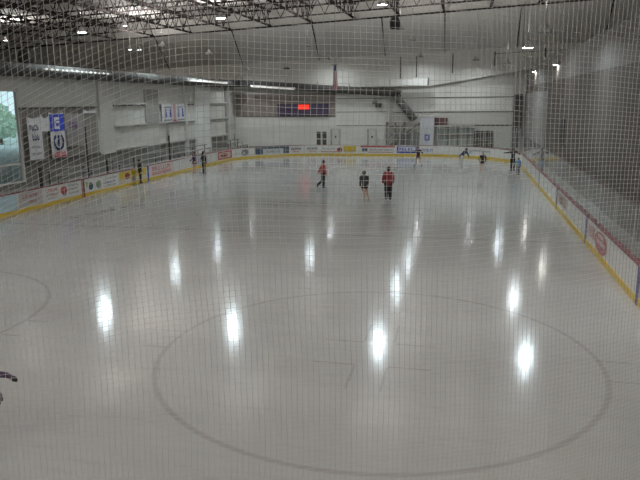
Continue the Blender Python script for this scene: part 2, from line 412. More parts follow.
def oval(mb, s, z, rs, rz, m, d=.014, hole=0, m2=None):
    pts = []
    for i in range(20):
        a = 2*PI*i/20; p, n = per(s+rs*math.cos(a)); p = p+n*d; pts.append((p.x, p.y, z+rz*math.sin(a)))
    mb.face(pts, m)
    if hole: oval(mb, s, z, rs*hole, rz*hole, m2, d+.004)
def letters(mb, s0, s1, z0, z1, m, n, d=.014, seed=0):
    """a row of blocky strokes the size of lettering too small to read in the photo"""
    r = random.Random(seed); w = (s1-s0)/n
    for i in range(n):
        a = s0+i*w; t = w*.22; b = a+w*.75; zz = (z0+z1)/2; h = (z1-z0)*.2
        patch(mb, a, a+t, z0, z1, m, d)
        k = r.randint(0, 4)
        if k != 1: patch(mb, a+t, b, z1-h, z1, m, d)
        if k in (1, 2, 3): patch(mb, a+t, b, z0, z0+h, m, d)
        if k in (0, 3, 4): patch(mb, b-t, b, z0+h, z1-h, m, d)
        if k in (2, 4): patch(mb, a+t, b-t, zz-h/2, zz+h/2, m, d)
def ad(label): return MB(), label
def put(a): o = a[0].build('advertisement', boards); o['label'] = a[1]
for s, m, nm in ((0, DRED, 'red centre line mark on the left boards'), (8.0, BLUE, 'blue line mark on the left boards'), (sr(8), mat('ink_mauve', (.25, .12, .2), .5), 'far line mark on the right boards'),
                 (sr(0), mat('ink_mauve2', (.24, .07, .14), .5), 'centre line mark on the right boards'), (sr(-8), BLUE, 'blue line mark on the right boards'), (sr(-15.6), mat('ink_indigo', (.08, .06, .25), .5), 'nearest purple mark on the right boards')):
    mb = MB(); patch(mb, s-.15 if s < 20 else s-.12, s+.15 if s < 20 else s+.12, 0.0, BH, m, .02); o = mb.build('line_mark', boards); o['label'] = nm
a = ad('pale board panel with red lettering left of the black post'); patch(a[0], -5.6, -3.75, .25, .98, LGREY)
letters(a[0], -5.3, -4.1, .68, .84, RED, 6, seed=1); letters(a[0], -4.8, -4.2, .38, .52, RED, 4, seed=2); put(a)
a = ad('pale blue window glare painted on the boards'); patch(a[0], -9.5, -5.7, .22, .98, GLAREBLUE); put(a)  # window glare on the boards, painted as a pale blue patch
a = ad('white advertisement with red and dark lines and a red round emblem'); M_ = a[0]; patch(M_, -3.6, -.2, .22, .99, mat('ad_white', (.66,.66,.64), .4))
letters(M_, -3.35, -2.4, .72, .88, RED, 7, seed=3); letters(M_, -3.35, -2.4, .5, .63, DRED, 7, seed=4); letters(M_, -3.3, -2.5, .34, .41, GREY, 8, seed=5)
oval(M_, -1.85, .66, .3, .22, RED); oval(M_, -1.8, .42, .2, .07, GREY)
for k, z in enumerate((.78, .58, .38)): letters(M_, -1.4, -.4, z, z+.11, GREY, 7, seed=10+k)
put(a)
a = ad('white advertisement with green mark, dark figures and grey lettering'); M_ = a[0]; patch(M_, .2, 4.0, .22, .99, MATS['ad_white'])
patch(M_, .3, .5, .55, .85, GREEN, .014); oval(M_, .8, .55, .25, .22, TEAL); oval(M_, 1.65, .55, .28, .26, GREY); oval(M_, 1.65, .6, .14, .14, GREEN, .02)
letters(M_, 2.2, 3.8, .72, .84, GREY, 9, seed=20); letters(M_, 2.2, 3.6, .5, .62, BLUE, 8, seed=21); letters(M_, 2.2, 3.7, .3, .4, GREY, 9, seed=22); put(a)
a = ad('yellow advertisement with dark red emblem'); M_ = a[0]; patch(M_, 4.1, 7.7, .5, .99, YEL); patch(M_, 4.1, 7.7, .22, .5, mat('ad_cream', (.6,.52,.42), .5)); oval(M_, 5.1, .66, .35, .2, DRED); letters(M_, 6.2, 7.4, .62, .86, mat('ink_ochre', (.4,.26,.02), .5), 6, seed=23); put(a)
a = ad('white advertisement with red block lettering next to the blue line mark'); M_ = a[0]; patch(M_, 8.3, 12.0, .22, .99, mat('ad_pink', (.60,.50,.48), .5)); letters(M_, 8.6, 11.7, .6, .88, RED, 9, seed=24); letters(M_, 8.6, 11.6, .3, .5, RED, 10, seed=25); put(a)
a = ad('grey lettered panel behind the pair of skaters on the left'); M_ = a[0]; patch(M_, 16.2, 18.9, .22, .99, mat('ad_greyish', (.5,.5,.52), .5)); letters(M_, 16.4, 18.6, .45, .8, NAVY, 6, seed=26); put(a)
a = ad('small panel with a red rounded frame emblem in the left corner'); M_ = a[0]; patch(M_, 21.2, 24.1, .25, .95, RED); patch(M_, 21.45, 23.85, .36, .84, mat('ad_buff', (.5,.42,.36), .5), .014); oval(M_, 22.6, .6, .8, .16, DRED, .02); put(a)
a = ad('white panel with a dark round emblem in the left corner'); M_ = a[0]; letters(M_, 24.6, 25.4, .5, .65, LGREY, 4, seed=27); oval(M_, 26.0, .6, .5, .3, GREY, .014, .45, WHITE); put(a)
a = ad('pale banner panel between two dark slate blocks'); M_ = a[0]; patch(M_, 27.3, 31.0, .3, .98, mat('ad_bluegrey', (.5,.53,.55), .5)); patch(M_, 27.3, 28.2, .3, .98, TEAL, .012); patch(M_, 30.4, 31.0, .3, .98, TEAL, .012); letters(M_, 28.6, 30.1, .42, .6, GREY, 8, seed=28); patch(M_, 28.2, 30.4, .8, .98, TEAL, .012); put(a)
for k, s in enumerate((31.1+.0, 32.75)):
    a = ad(('left' if k == 0 else 'right')+' of two matching logos in black slanted strokes over red lettering'); M_ = a[0]
    letters(M_, s+.1, s+1.15, .58, .8, BLACK, 5, seed=30); letters(M_, s+.25, s+1.05, .36, .5, RED, 5, seed=31); put(a)
a = ad('white advertisement with red underline and a gold block at its right'); M_ = a[0]; letters(M_, 34.4, 35.6, .6, .74, GREY, 8, seed=32); patch(M_, 34.2, 36.3, .34, .42, RED, .014); oval(M_, 36.1, .6, .28, .2, DRED, .016); patch(M_, 36.5, 37.75, .36, .95, YEL, .014); letters(M_, 36.6, 37.6, .42, .55, GREY, 6, .02, 33); put(a)
a = ad('long white advertisement with red top line and small dark lettering'); M_ = a[0]; patch(M_, 38.2, 41.6, .84, .98, RED, .014); patch(M_, 38.35, 38.9, .42, .74, TEAL, .014); letters(M_, 39.1, 41.4, .52, .68, GREY, 14, seed=34); patch(M_, 38.9, 41.4, .34, .4, DRED, .014); put(a)
a = ad('blue edged box with blue lettering beside a skater on the end boards'); M_ = a[0]; patch(M_, 41.8, 43.75, .3, .95, BLUE, .012); patch(M_, 41.95, 43.6, .5, .9, mat('ad_white2', (.55,.57,.66), .5), .016); letters(M_, 42.0, 43.5, .55, .8, BLUE, 5, .02, 35); letters(M_, 43.9, 45.3, .45, .72, mat('ink_bluegrey', (.12,.16,.34), .5), 5, seed=36); put(a)
a = ad('white panel with a faint dark line of lettering near the right corner'); M_ = a[0]; letters(M_, 49.0, 51.4, .6, .74, GREY, 12, seed=37); letters(M_, 48.6, 49.3, .4, .6, mat('ink_cyan', (.2,.4,.5), .5), 3, seed=38); put(a)
a = ad('tan and red advertisement past the centre mark on the right boards'); M_ = a[0]; patch(M_, sr(-.5), sr(-3.1), .42, .92, mat('ad_tan', (.44,.36,.32), .5)); letters(M_, sr(-.7), sr(-2.9), .5, .82, mat('ink_brown', (.3,.16,.14), .5), 6, seed=39); put(a)
a = ad('large faded red shield emblem on the right boards'); M_ = a[0]; s0 = sr(-8.5)
patch(M_, s0, s0+1.1, .45, .85, mat('ad_rose', (.45,.28,.28), .5)); oval(M_, s0+2.2, .58, 1.0, .36, mat('ad_fadedred', (.42,.15,.16), .5)); patch(M_, s0+1.6, s0+2.9, .52, .66, mat('ad_rosew', (.55,.46,.46), .5), .02); oval(M_, s0+2.2, .8, .5, .07, MATS['ad_rosew'], .02); put(a)

# glass above the boards on its posts
def glassrun(a, b, step, z1, mpost=ALU, r=.022):
    ss = srange(a, b, step)
    for u, v in zip(ss, ss[1:]):
        mb = MB(); sub = srange(u+.03, v-.03, .6)
        for p_, q_ in zip(sub, sub[1:]):
            p, n = per(p_); q, n2 = per(q_); p = p-n*.06; q = q-n2*.06
            mb.face([(p.x,p.y,BH+.05),(q.x,q.y,BH+.05),(q.x,q.y,z1),(p.x,p.y,z1)], GLASS)
        mb.build('glass_pane', boards)
    for s in ss:
        p, n = per(s); p = p-n*.06; mb = MB(); mb.bar((p.x,p.y,BH), (p.x,p.y,z1+.02), r, mpost); mb.build('glass_post', boards)
glassrun(24.2, 56.4, 1.2, 2.95)
glassrun(56.6, sr(-21.5), 2.4, 2.45, mat('post_dull', (.3,.29,.28), .4))
mb = MB(); sweep(mb, 56.6, sr(-21.5), [(-.04,2.45),(-.04,2.5),(-.08,2.5),(-.08,2.45)], mat('glass_trim', (.07,.06,.06), .5)); o = mb.build('glass_rail', boards); o['label'] = 'dark rail along the top of the right glass'
# posts of the left bench area
for (y, z1, d, lab) in ((-3.15, 1.95, .06, 'short black post standing at the left boards, nearest the window'), (3.45, 1.85, .05, 'short black post behind the white advertisement on the left boards'), (1.35, 3.9, .035, 'tall thin black pole behind the left boards'), (12.4, 2.9, .05, 'tall dark pole behind the red lettered advertisement')):
    mb = MB(); mb.box((-13.35-d, y-d, 0), (-13.35+d, y+d, z1), BLACK); mb.box((-13.35-d*1.4, y-d*1.4, z1), (-13.35+d*1.4, y+d*1.4, z1+.06), BLACK); mb.box((-13.35-d*2, y-d*2, -.03), (-13.35+d*2, y+d*2, .03), BLACK)
    tag(mb.build('bench_post'), lab, 'post')
# low bleacher benches against the left wall
BENCH = mat('bench_grey', (.17, .165, .155), .7)
for i, (y0, y1) in enumerate(((4, 12.5), (15.3, 23.5), (24, 31), (35.8, 41.2))):
    t = empty('bleacher', (-17.6, (y0+y1)/2, 0), ['low grey bleacher below the banners', 'low grey bleacher left of the blue figure poster', 'low grey bleacher between dark pole and bright column', 'low grey bleacher in the far left corner'][i], 'bleacher', 'bleachers along the side wall')
    h = (y1-y0)/2
    for k in range(3):
        mb = MB(); mb.box((.5-k*.6, -h, .32+k*.33), (.9-k*.6, h, .37+k*.33), BENCH); mb.build('seat_plank', t)
    for y in (-h+.3, 0, h-.3):
        mb = MB()
        for k in range(3): mb.box((.65-k*.6, y-.04, -.03), (.73-k*.6, y+.04, .32+k*.33), STEELM)
        mb.box((-.6, y-.03, .0), (.7, y+.03, .06), STEELM); mb.build('support_frame', t)

# ------------------------------------------------------------------ far wall things
def box_thing(name, x0, x1, z0, z1, y, d, m, label, cat):
    t = empty(name, ((x0+x1)/2, y, z0), label, cat); w = (x1-x0)/2
    mb = MB(); mb.box((-w, -d, 0), (w, 0, z1-z0), m); mb.build('casing', t); return t, w, z1-z0
sb, w, h = box_thing('scoreboard', -13.85, -7.5, 3.62, 5.05, YF-.06, .25, mat('scoreboard_dark', (.05,.04,.06), .5), 'dark scoreboard with a red lit display on the end wall', 'scoreboard')
mb = MB()
for i in range(7):
    for k in range(2):
        if k == 1 and i in (3,): continue
        x = -w+.15+i*(2*w-.3)/7; mb.box((x, -.28, .1+k*.68), (x+(2*w-.3)/7-.12, -.25, .1+k*.68+.56), mat('score_cell', (.075,.055,.11), .5))
mb.build('display_cells', sb)
mb = MB()
RL = mat('led_red', (1.0, .10, .05), .5, emit=.3)
seg7 = [(0,1,1,1),(0,.5,1,.5),(0,0,1,0),(0,.5,0,1),(1,.5,1,1),(0,0,0,.5),(1,0,1,.5)]
for i, (cx) in enumerate((-.55, -.25, .12, .42)):
    for (a0,b0,a1,b1) in seg7:
        x0 = cx+a0*.2; z0 = .84+b0*.44; x1 = cx+a1*.2; z1 = .84+b1*.44
        mb.box((x0-.06, -.31, z0-.06), (x1+.06, -.28, z1+.06), RL)
o = mb.build('red_digits', sb); o['label'] = 'glowing red digits'; o.location = (.1, 0, 0)
# window pair low on the wall, doors
mb = MB(); mb.box((-9.05, YF-.1, .0), (-7.85, YF-.02, 1.75), DARKGLASS); mb.box((-8.55, YF-.13, .0), (-8.4, YF-.09, 1.75), FRAMEW); mb.box((-9.05, YF-.13, .85), (-7.85, YF-.09, .93), LGREY); struct(mb, 'window_2', 'small dark double window low on the end wall')
for n, (x0, x1) in enumerate(((-7.35, -6.1), (-2.9, -1.7))):
    mb = MB()
    mb.box((x0, YF-.12, 0), (x0+.22, YF-.02, 2.0), W_COL2); mb.box((x1-.22, YF-.12, 0), (x1, YF-.02, 2.0), W_COL2); mb.box((x0, YF-.12, 2.0), (x1, YF-.02, 2.12), LGREY); mb.box((x0+.22, YF-.08, 0), (x1-.22, YF-.03, 2.0), FRAMEW)
    o = struct(mb, 'door_%d' % (n+1), 'pale door with grey jambs on the end wall, %s' % ('next to the dark double window' if n == 0 else 'left of the stairs'))
    m2 = MB(); m2.ball(((x0+x1)/2, YF-.13, 1.15), .12, BLACK); p = m2.build('door_window', o)
mb = MB(); mb.box((9.5, YF-.12, 0.0), (11.6, YF-.02, 1.85), DARKGLASS)
for x in (10.0, 10.5, 11.1): mb.box((x, YF-.15, 0), (x+.06, YF-.1, 1.85), W_COL2)
mb.box((9.4, YF-.15, .75), (11.7, YF-.1, .83), W_COL2)
struct(mb, 'window_3', 'wide dark window low on the right of the end wall')
mb = MB(); mb.box((5.0, YF-.3, 2.15), (6.45, YF-.02, 3.35), mat('panel_maroon', (.10,.05,.05), .6)); tag(mb.build('wall_cabinet'), 'dark maroon box high on the end wall right of the white kiosk', 'cabinet')
# white kiosk with blue sign
t = empty('ticket_kiosk', (4.15, 43.3, 0), 'tall pale grey kiosk with a small blue sign by the end wall', 'kiosk')
mb = MB(); mb.box((-.8, -.3, -.03), (.8, .3, 3.45), mat('kiosk_grey', (.50,.51,.54), .5)); mb.build('body', t)
mb = MB(); mb.box((-.9, -.36, 3.45), (.9, .36, 3.6), FRAMEW); mb.build('cornice', t)
mb = MB(); mb.box((-.25, -.36, .75), (.35, -.3, 1.5), BLUE); mb.box((-.05, -.38, 1.0), (.15, -.36, 1.3), LGREY); o = mb.build('sign', t); o['label'] = 'blue square sign'
# staircase to a landing behind the end boards
t = empty('staircase', (1.35, 42.6, 0), 'dark steel staircase and landing left of the pale kiosk', 'staircase')
ST = mat('stair_brown', (.14,.12,.11), .7)
mb = MB()
for i in range(10): mb.box((-1.7+i*.36, -.5, i*.28-.03), (-1.34+i*.36, .5, i*.28+.05), ST)
mb.bar((-1.7, -.52, -.03), (1.9, -.52, 2.75), .12, ST); mb.bar((-1.7, .52, 0), (1.9, .52, 2.75), .12, ST); mb.build('steps', t)
mb = MB(); mb.bar((-1.7, -.52, 1.0), (1.9, -.52, 3.7), .05, ST)
for i in range(6): mb.bar((-1.7+i*.7, -.52, i*.54), (-1.7+i*.7, -.52, 1.0+i*.54), .03, ST)
mb.build('handrail', t)
mb = MB(); mb.box((1.7, -.55, 2.6), (1.95, .6, 2.75), ST); mb.box((-1.9, .3, 2.2), (.6, .6, 2.5), ST)
for x in (-1.9, -1.0, 0.1): mb.box((x, .4, -.03), (x+.3, .55, 2.9), ST)
mb.build('landing', t)
GRN = mat('glazing_green', (.24,.27,.25), .3)
t = empty('glazed_booth', (8.0, 43.0, 0), 'row of grey green glazed booths under a flat canopy on the end wall', 'booth')
mb = MB(); mb.box((-2.6, .2, -.03), (1.4, .9, 2.3), GRN); mb.build('glazing', t)
mb = MB(); mb.box((-3.0, -.1, 2.3), (1.5, .95, 2.5), W_COL2); mb.build('canopy', t)
mb = MB()
for x in (-2.6, -1.5, -.4, .7, 1.35): mb.box((x, .1, -.03), (x+.14, .2, 2.3), ST)
mb.box((-2.6, .08, 1.3), (1.4, .2, 1.45), ST); mb.build('mullions', t)
mb = MB(); mb.box((.3, YF-.2, 0), (3.2, YF-.02, 1.5), GRN); mb.box((-.3, YF-.25, 1.5), (3.3, YF-.02, 1.62), ST); tag(mb.build('glazed_screen'), 'low grey green glazed screen under the staircase', 'screen')
mb = MB(); mb.box((-.55, 43.7, -.03), (-.35, 43.9, 6.6), FRAMEW); tag(mb.build('white_post'), 'slim white post on the end wall left of the duct elbow', 'post')
mb = MB(); mb.box((-1.25, 42.2, 6.98), (4.25, 42.55, 7.7), mat('bright_liner', (.72,.71,.68), .5)); mb.box((-.1, 42.18, 7.0), (-.02, 42.2, 7.7), SEAM); mb.box((4.15, 42.15, 6.95), (4.3, 42.2, 7.8), SEAM); tag(mb.build('soffit_box'), 'bright rectangular box duct under the soffit above the duct elbow', 'duct')
mb = MB(); mb.box((-1.9, YF-.4, 4.55), (-1.2, YF-.02, 5.05), STEELM); mb.box((-2.3, YF-.3, 5.0), (-1.7, YF-.1, 5.25), STEELM); tag(mb.build('wall_unit'), 'small dark fan unit on the end wall left of the white post', 'fan unit')
# ribbed metal duct: along the left wall, across the end wall, down at the elbow
pts = [(XL+.55, y, 7.42) for y in range(-10, 40, 2)]
pts += [(XL+.55, 41, 7.45), (XL+.9, 42.3, 7.5), (XL+2.0, 43.1, 7.5)]
for i in range(1, 20): x = XL+2+i*.97; pts.append((x, 43.2, 7.5-(i/19)*1.35))
pts += [(.3, 43.2, 5.85), (.9, 43.2, 5.35), (2.1, 43.2, 3.9), (2.7, 43.2, 3.1)]
t = empty('air_duct', (XL+.5, 20, 7.4), 'long round metal duct under the soffit, bending down at its right end', 'duct')
mb = MB(); mb.tube([(p[0]-XL-.5, p[1]-20, p[2]-7.4) for p in pts], .42, GALV, 14); mb.build('tube', t, smooth=True)
P = [Vector((p[0]-XL-.5, p[1]-20, p[2]-7.4)) for p in pts]
for a_, b_ in list(zip(P, P[1:]))[::2]:
    d = (b_-a_).normalized(); mb = MB(); mb.tube([a_-d*.04, a_+d*.04], .46, mat('duct_band', (.10,.098,.095), .5), 14); mb.build('joint_band', t)
for a_ in P[:-4:4]: mb = MB(); mb.bar(a_+Vector((0,0,.4)), a_+Vector((0,0,.75)), .03, STEELM); mb.build('hanger', t)
# duct highlights modelled as glowing strips beside it
GLINT = mat('glint_white', (1, .98, .95), .4, emit=.6)
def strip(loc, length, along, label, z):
    t = empty('glint_strip', loc, label, 'modelled highlight', 'modelled highlights along the duct')
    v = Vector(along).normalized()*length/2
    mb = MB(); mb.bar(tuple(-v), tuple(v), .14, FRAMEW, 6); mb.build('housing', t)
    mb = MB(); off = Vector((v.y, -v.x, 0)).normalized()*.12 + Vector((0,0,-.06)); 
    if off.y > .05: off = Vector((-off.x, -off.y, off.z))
    mb.bar(tuple(-v*.96+off), tuple(v*.96+off), .07, GLINT, 8); mb.build('tube', t)
strip((XL+1.2, 33.0, 7.5), 11, (0, 1, 0), 'long white modelled highlight on the duct left of the black camera', 0)
strip((-14.0, 42.35, 7.0), 5.5, (1, 0, -.07), 'long white modelled highlight on the duct right of the black camera', 0)
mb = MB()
t = empty('glint_rail', (XL+1.1, 9.5, 7.52), 'row of small glowing spots modelled as glints on the duct by the window end', 'modelled glints')
for i in range(14): mb.ball((0, -4+i*.58, 0), .07, GLINT, 1, 1.6, 1, 8)  # glowing spots put along the duct as its glints
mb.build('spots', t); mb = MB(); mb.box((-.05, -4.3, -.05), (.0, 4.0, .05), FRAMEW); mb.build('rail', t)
mb = MB(); mb.box((-.35, -.3, -.25), (.35, .3, .3), BLACK); mb.tube([(0,-.25,0),(0,-.55,-.06)], .16, BLACK, 10); mb.bar((0,0,.3),(0,0,.9),.05,BLACK)
o = mb.build('security_camera', None, (-17.5, 41.7, 7.5)); tag(o, 'black camera box hanging at the duct, right of the first modelled highlight', 'camera')
mb = MB(); mb.box((-.28, -.25, -.25), (.28, .25, .25), BLACK); mb.bar((0,0,.25),(0,0,.9),.05,BLACK)
tag(mb.build('junction_box', None, (-18.25, 41.5, 7.5)), 'small black box beside the duct camera', 'box')

# ------------------------------------------------------------------ banners
def letters_wall(mb, y0, y1, z0, z1, m, n, x, seed):
    r = random.Random(seed); w = (y1-y0)/n
    for i in range(n):
        a = y0+i*w; t_ = w*.25; b = a+w*.75
        def q(ya, yb, za, zb): mb.face([(x,ya,za),(x,yb,za),(x,yb,zb),(x,ya,zb)], m)
        q(a, a+t_, z0, z1); k = r.randint(0, 3); h = (z1-z0)*.22
        if k != 0: q(a+t_, b, z1-h, z1)
        if k != 1: q(a+t_, b, z0, z0+h)
        if k != 2: q(b-t_, b, z0+h, z1-h)
CLOTHW = mat('cloth_white', (.60,.59,.60), .8, var=.05)
BX = XL+.3
def cloth(mb, y0, y1, z0, z1, m, sag=.12, x=BX):
    n = 12
    for i in range(n):
        a, b = y0+(y1-y0)*i/n, y0+(y1-y0)*(i+1)/n
        ta, tb = i/n, (i+1)/n
        za, zb = z1-sag*4*ta*(1-ta), z1-sag*4*tb*(1-tb)
        mb.face([(x+.03*math.sin(9*ta), a, z0), (x+.03*math.sin(9*tb), b, z0), (x+.03*math.sin(9*tb), b, zb), (x+.03*math.sin(9*ta), a, za)], m)
t = empty('wall_banner', (0,-.45,0), 'white banner with small navy lettering, nearest the window', 'banner', 'banners on the side wall')
mb = MB(); cloth(mb, 4.5, 5.95, 1.7, 4.5, CLOTHW); mb.build('cloth', t)
mb = MB(); letters_wall(mb, 4.65, 5.6, 3.6, 3.95, NAVY, 4, BX+.06, 1); letters_wall(mb, 4.85, 5.6, 2.95, 3.35, NAVY, 3, BX+.06, 2); letters_wall(mb, 4.7, 5.6, 2.45, 2.6, GREY, 5, BX+.06, 3); letters_wall(mb, 4.7, 5.7, 2.0, 2.15, GREY, 6, BX+.06, 4); mb.build('lettering', t)
t = empty('wall_banner', (0,-.45,0), 'blue topped banner with a blue horseshoe ring and red foot', 'banner', 'banners on the side wall')
mb = MB(); cloth(mb, 6.85, 8.5, 1.65, 4.75, CLOTHW); mb.build('cloth', t)
mb = MB(); mb.face([(BX+.05,6.85,3.45),(BX+.05,8.45,3.45),(BX+.05,8.45,4.6),(BX+.05,6.85,4.6)], mat('banner_blue', (.03,.06,.48), .6))
letters_wall(mb, 7.3, 8.1, 3.6, 4.4, CLOTHW, 1, BX+.07, 5); mb.face([(BX+.07,7.35,4.0),(BX+.07,7.9,4.0),(BX+.07,7.9,4.15),(BX+.07,7.35,4.15)], CLOTHW)
cy, cz = 7.65, 2.72
for i in range(20):
    a0 = math.radians(125+i*290/20); a1 = math.radians(125+(i+1)*290/20)
    mb.face([(BX+.07, cy+.62*math.cos(a0), cz+.62*math.sin(a0)), (BX+.07, cy+.62*math.cos(a1), cz+.62*math.sin(a1)), (BX+.07, cy+.42*math.cos(a1), cz+.42*math.sin(a1)), (BX+.07, cy+.42*math.cos(a0), cz+.42*math.sin(a0))], NAVY)
mb.face([(BX+.07,cy-.12,cz-.3),(BX+.07,cy+.12,cz-.3),(BX+.07,cy+.12,cz+.45),(BX+.07,cy-.12,cz+.45)], NAVY)
mb.face([(BX+.07,6.95,1.68),(BX+.07,8.4,1.68),(BX+.07,8.4,1.74),(BX+.07,6.95,1.74)], RED)
letters_wall(mb, 6.95, 8.4, 1.7, 2.05, mat('banner_red', (.6,.03,.06), .6), 5, BX+.08, 6)
mb.build('emblem', t)
t = empty('wall_banner', (0,-.45,0), 'greyish banner with faint purple lettering right of the blue topped one', 'banner', 'banners on the side wall')
mb = MB(); cloth(mb, 8.75, 11.0, 2.3, 4.7, mat('cloth_grey', (.27,.25,.24), .8)); mb.build('cloth', t)
MV = mat('ink_violet', (.16,.08,.2), .6)
mb = MB(); letters_wall(mb, 9.0, 10.2, 3.6, 4.0, MV, 3, BX+.06, 7); letters_wall(mb, 9.0, 10.4, 2.9, 3.25, GREY, 3, BX+.06, 8); mb.build('lettering', t)
mb = MB(); cloth(mb, 5.95, 6.85, 3.5, 4.6, CLOTHW, .25)
tag(mb.build('bunting', None, (0,-.45,0)), 'white scalloped drape hung between the two lettered banners', 'drape')
mb = MB(); cloth(mb, 11.0, 12.7, 4.6, 4.9, CLOTHW, .15)
tag(mb.build('bunting', None, (0,-.45,0)), 'short white strip of drape at the right end of the banner rail', 'drape')
t = empty('wall_poster', (0,0,0), 'wide white poster with four small blue figures and a red centre strip', 'poster')
mb = MB(); mb.box((XL+.2, 23.7, 3.5), (XL+.25, 28.8, 5.2), CLOTHW); mb.build('sheet', t)
mb = MB(); x = XL+.27
for i, y in enumerate((24.4, 25.4, 27.2, 28.2)):
    mb.ball((x, y, 4.65), .16, BLUE, .1, 1, 1, 8); mb.face([(x,y-.22,3.95),(x,y+.22,3.95),(x,y+.14,4.5),(x,y-.14,4.5)], BLUE)
for z in (4.85, 3.65):
    mb.face([(x,24.0,z),(x,25.8,z),(x,25.8,z+.1),(x,24.0,z+.1)], GREY); mb.face([(x,26.9,z),(x,28.5,z),(x,28.5,z+.1),(x,26.9,z+.1)], GREY)
mb.face([(x,26.0,3.52),(x,26.6,3.52),(x,26.6,5.18),(x,26.0,5.18)], mat('poster_pink', (.5,.28,.3), .6)); mb.face([(x+.01,25.9,3.52),(x+.01,26.7,3.52),(x+.01,26.7,3.7),(x+.01,25.9,3.7)], RED)
mb.build('artwork', t)

# ------------------------------------------------------------------ roof trusses
i = 0
xs = [-8.57+4.8*k for k in range(-9, 8)]
for k, x in enumerate(reversed(xs)):
    z = truss_z(x); nm = k+1
    ords = ['first','second','third','fourth','fifth','sixth','seventh','eighth','ninth','tenth','eleventh','twelfth','thirteenth','fourteenth','fifteenth','sixteenth','seventeenth']
    t = empty('roof_truss', (x, 0, z), 'dark steel roof truss, %s counting from the right, running along the rink' % ords[k], 'roof truss', 'roof trusses')
    mb = MB(); mb.box((-.12, -30, -.02), (.12, 40, .14), STEEL); mb.build('bottom_chord', t)
    mb = MB(); mb.box((-.12, -30, 1.5), (.12, 40, 1.66), STEEL); mb.build('top_chord', t)
    mb = MB(); y = 40
    while y > -28:
        mb.bar((0, y-.1, .1), (0, y-1.1, 1.55), .05, STEEL, 4, caps=False); mb.bar((0, y-1.1, 1.55), (0, y-2.1, .1), .05, STEEL, 4, caps=False); mb.bar((0, y-2.1, .1), (0, y-2.1, 1.55), .035, STEEL, 4, caps=False); y -= 2.1
    mb.build('web_bracing', t)
def girder(y, label, r=.11, dz=-.05):
    mb = MB(); x0, x1 = -52, 28
    mb.bar((x0, y, truss_z(x0)+dz), (x1, y, truss_z(x1)+dz), r, STEEL, 4)
    if y < 39:
        mb.bar((x0, y, truss_z(x0)+dz+1.5), (x1, y, truss_z(x1)+dz+1.5), r, STEEL, 4)
        n = 52
        for j in range(n):
            xa = x0+(x1-x0)*j/n; xb = x0+(x1-x0)*(j+.5)/n; xc = x0+(x1-x0)*(j+1)/n
            mb.bar((xa, y, truss_z(xa)+dz), (xb, y, truss_z(xb)+dz+1.5), .05, STEEL, 4, caps=False); mb.bar((xb, y, truss_z(xb)+dz+1.5), (xc, y, truss_z(xc)+dz), .05, STEEL, 4, caps=False)
    tag(mb.build('cross_girder'), label, 'girder')
girder(39.9, 'thin dark cross beam where the trusses end at the sloped panel')
for y, l in ((34, 'dark cross girder among the trusses, nearest the end beam'), (28, 'dark cross girder in the middle of the trusses'), (22, 'dark cross girder over the trusses nearer the viewer'), (15, 'dark cross girder nearest the viewer, at the upper left')): girder(y, l, .1, .0)
# hanging pipe on the right
mb = MB(); mb.bar((11.2, 38, 9.95), (20, 38, 10.25), .035, STEEL); mb.bar((13.9, 38, 10.05), (13.9, 38, truss_z(13.9)), .02, STEEL)
tag(mb.build('conduit_pipe'), 'thin dark conduit hung in front of the soffit at the right', 'pipe')

# ------------------------------------------------------------------ lights
LENS = mat('lamp_lens', (.80, .95, 1.0), .5, emit=320)
LENS2 = mat('fill_lens_near', (1, .985, .97), .5, emit=190)
LENSW = mat('lamp_lens_bay', (.9, .95, 1.0), .5, emit=14)
LENS4 = mat('lamp_lens_flush', (.85, .95, 1.0), .5, emit=130)
LENS3 = mat('lamp_lens_far', (.90, .97, 1.0), .5, emit=190)
UPL = mat('roof_fill_glow', (1, .97, .93), .5, emit=230)
SHELL = mat('lamp_shell', (.34, .33, .32), .6)
def highbay(x, y, z, label, shade=.09, R_=.42, e=None, up=340, us=.5):
    t = empty('high_bay_light', (x, y, z), label, 'ceiling light', 'high bay lights over the rink' if y > 0 else 'added unseen lights over the near end')
    mb = MB(); mb.lathe([(R_+.03, -shade), (R_+.03, .02), (R_*.8, .1), (.16, .22), (.1, .38), (.0, .40)], (0,0,0), SHELL); mb.lathe([(R_+.03, -shade), (R_+.015, -shade), (R_+.015, .0)], (0,0,0), mat('shade_black', (.002,.002,.002), .95, spec=0.0)); mb.build('reflector', t, smooth=True)
    mb = MB(); mb.lathe([(.001, -.001), (R_, .0)], (0,0,0), LENS if e is None else e, 24); mb.build('lens', t)
    if y < 34:  # added fill light aimed up at the roof deck and end panel
        ld = bpy.data.lights.new('roof_fill', 'AREA'); ld.shape = 'DISK'; ld.size = us; ld.energy = up; ld.color = (1, .98, .95)
        lo = bpy.data.objects.new('roof_fill', ld); C.objects.link(lo); lo.parent = t; lo.location = (.6, 0, 1.0 if z < 11.5 else .7); lo.rotation_euler = (PI, 0, 0)
    zt = truss_z(x) if y < 40 else truss_z(x)+(wall_z(x)-truss_z(x))*(y-40)/4-.1; mb = MB(); mb.bar((0,0,.38), (0,0,max(.8, zt-z+.02)), .012, STEELM); mb.build('cable', t)
cols = [('left', [(-17.6, 8.7, 10.1), (-17.4, 20.65, 10.1), (-16.9, 30.0, 10.1), (-16.4, 40.2, 9.0)]),
        ('centre left', [(-7.5, 8.9, 10.7), (-7.0, 31.1, 10.7), (-6.7, 40.5, 10.0)]),
        ('centre right', [(3.15, 8.7, 11.1), (2.95, 22.3, 11.1), (3.16, 32.4, 11.1), (3.5, 40.3, 10.0)]),
        ('right', [(12.08, 1.63, 8.6), (12.25, 12.8, 8.6), (12.0, 30.3, 8.6), (9.3, 40.3, 9.5)])]
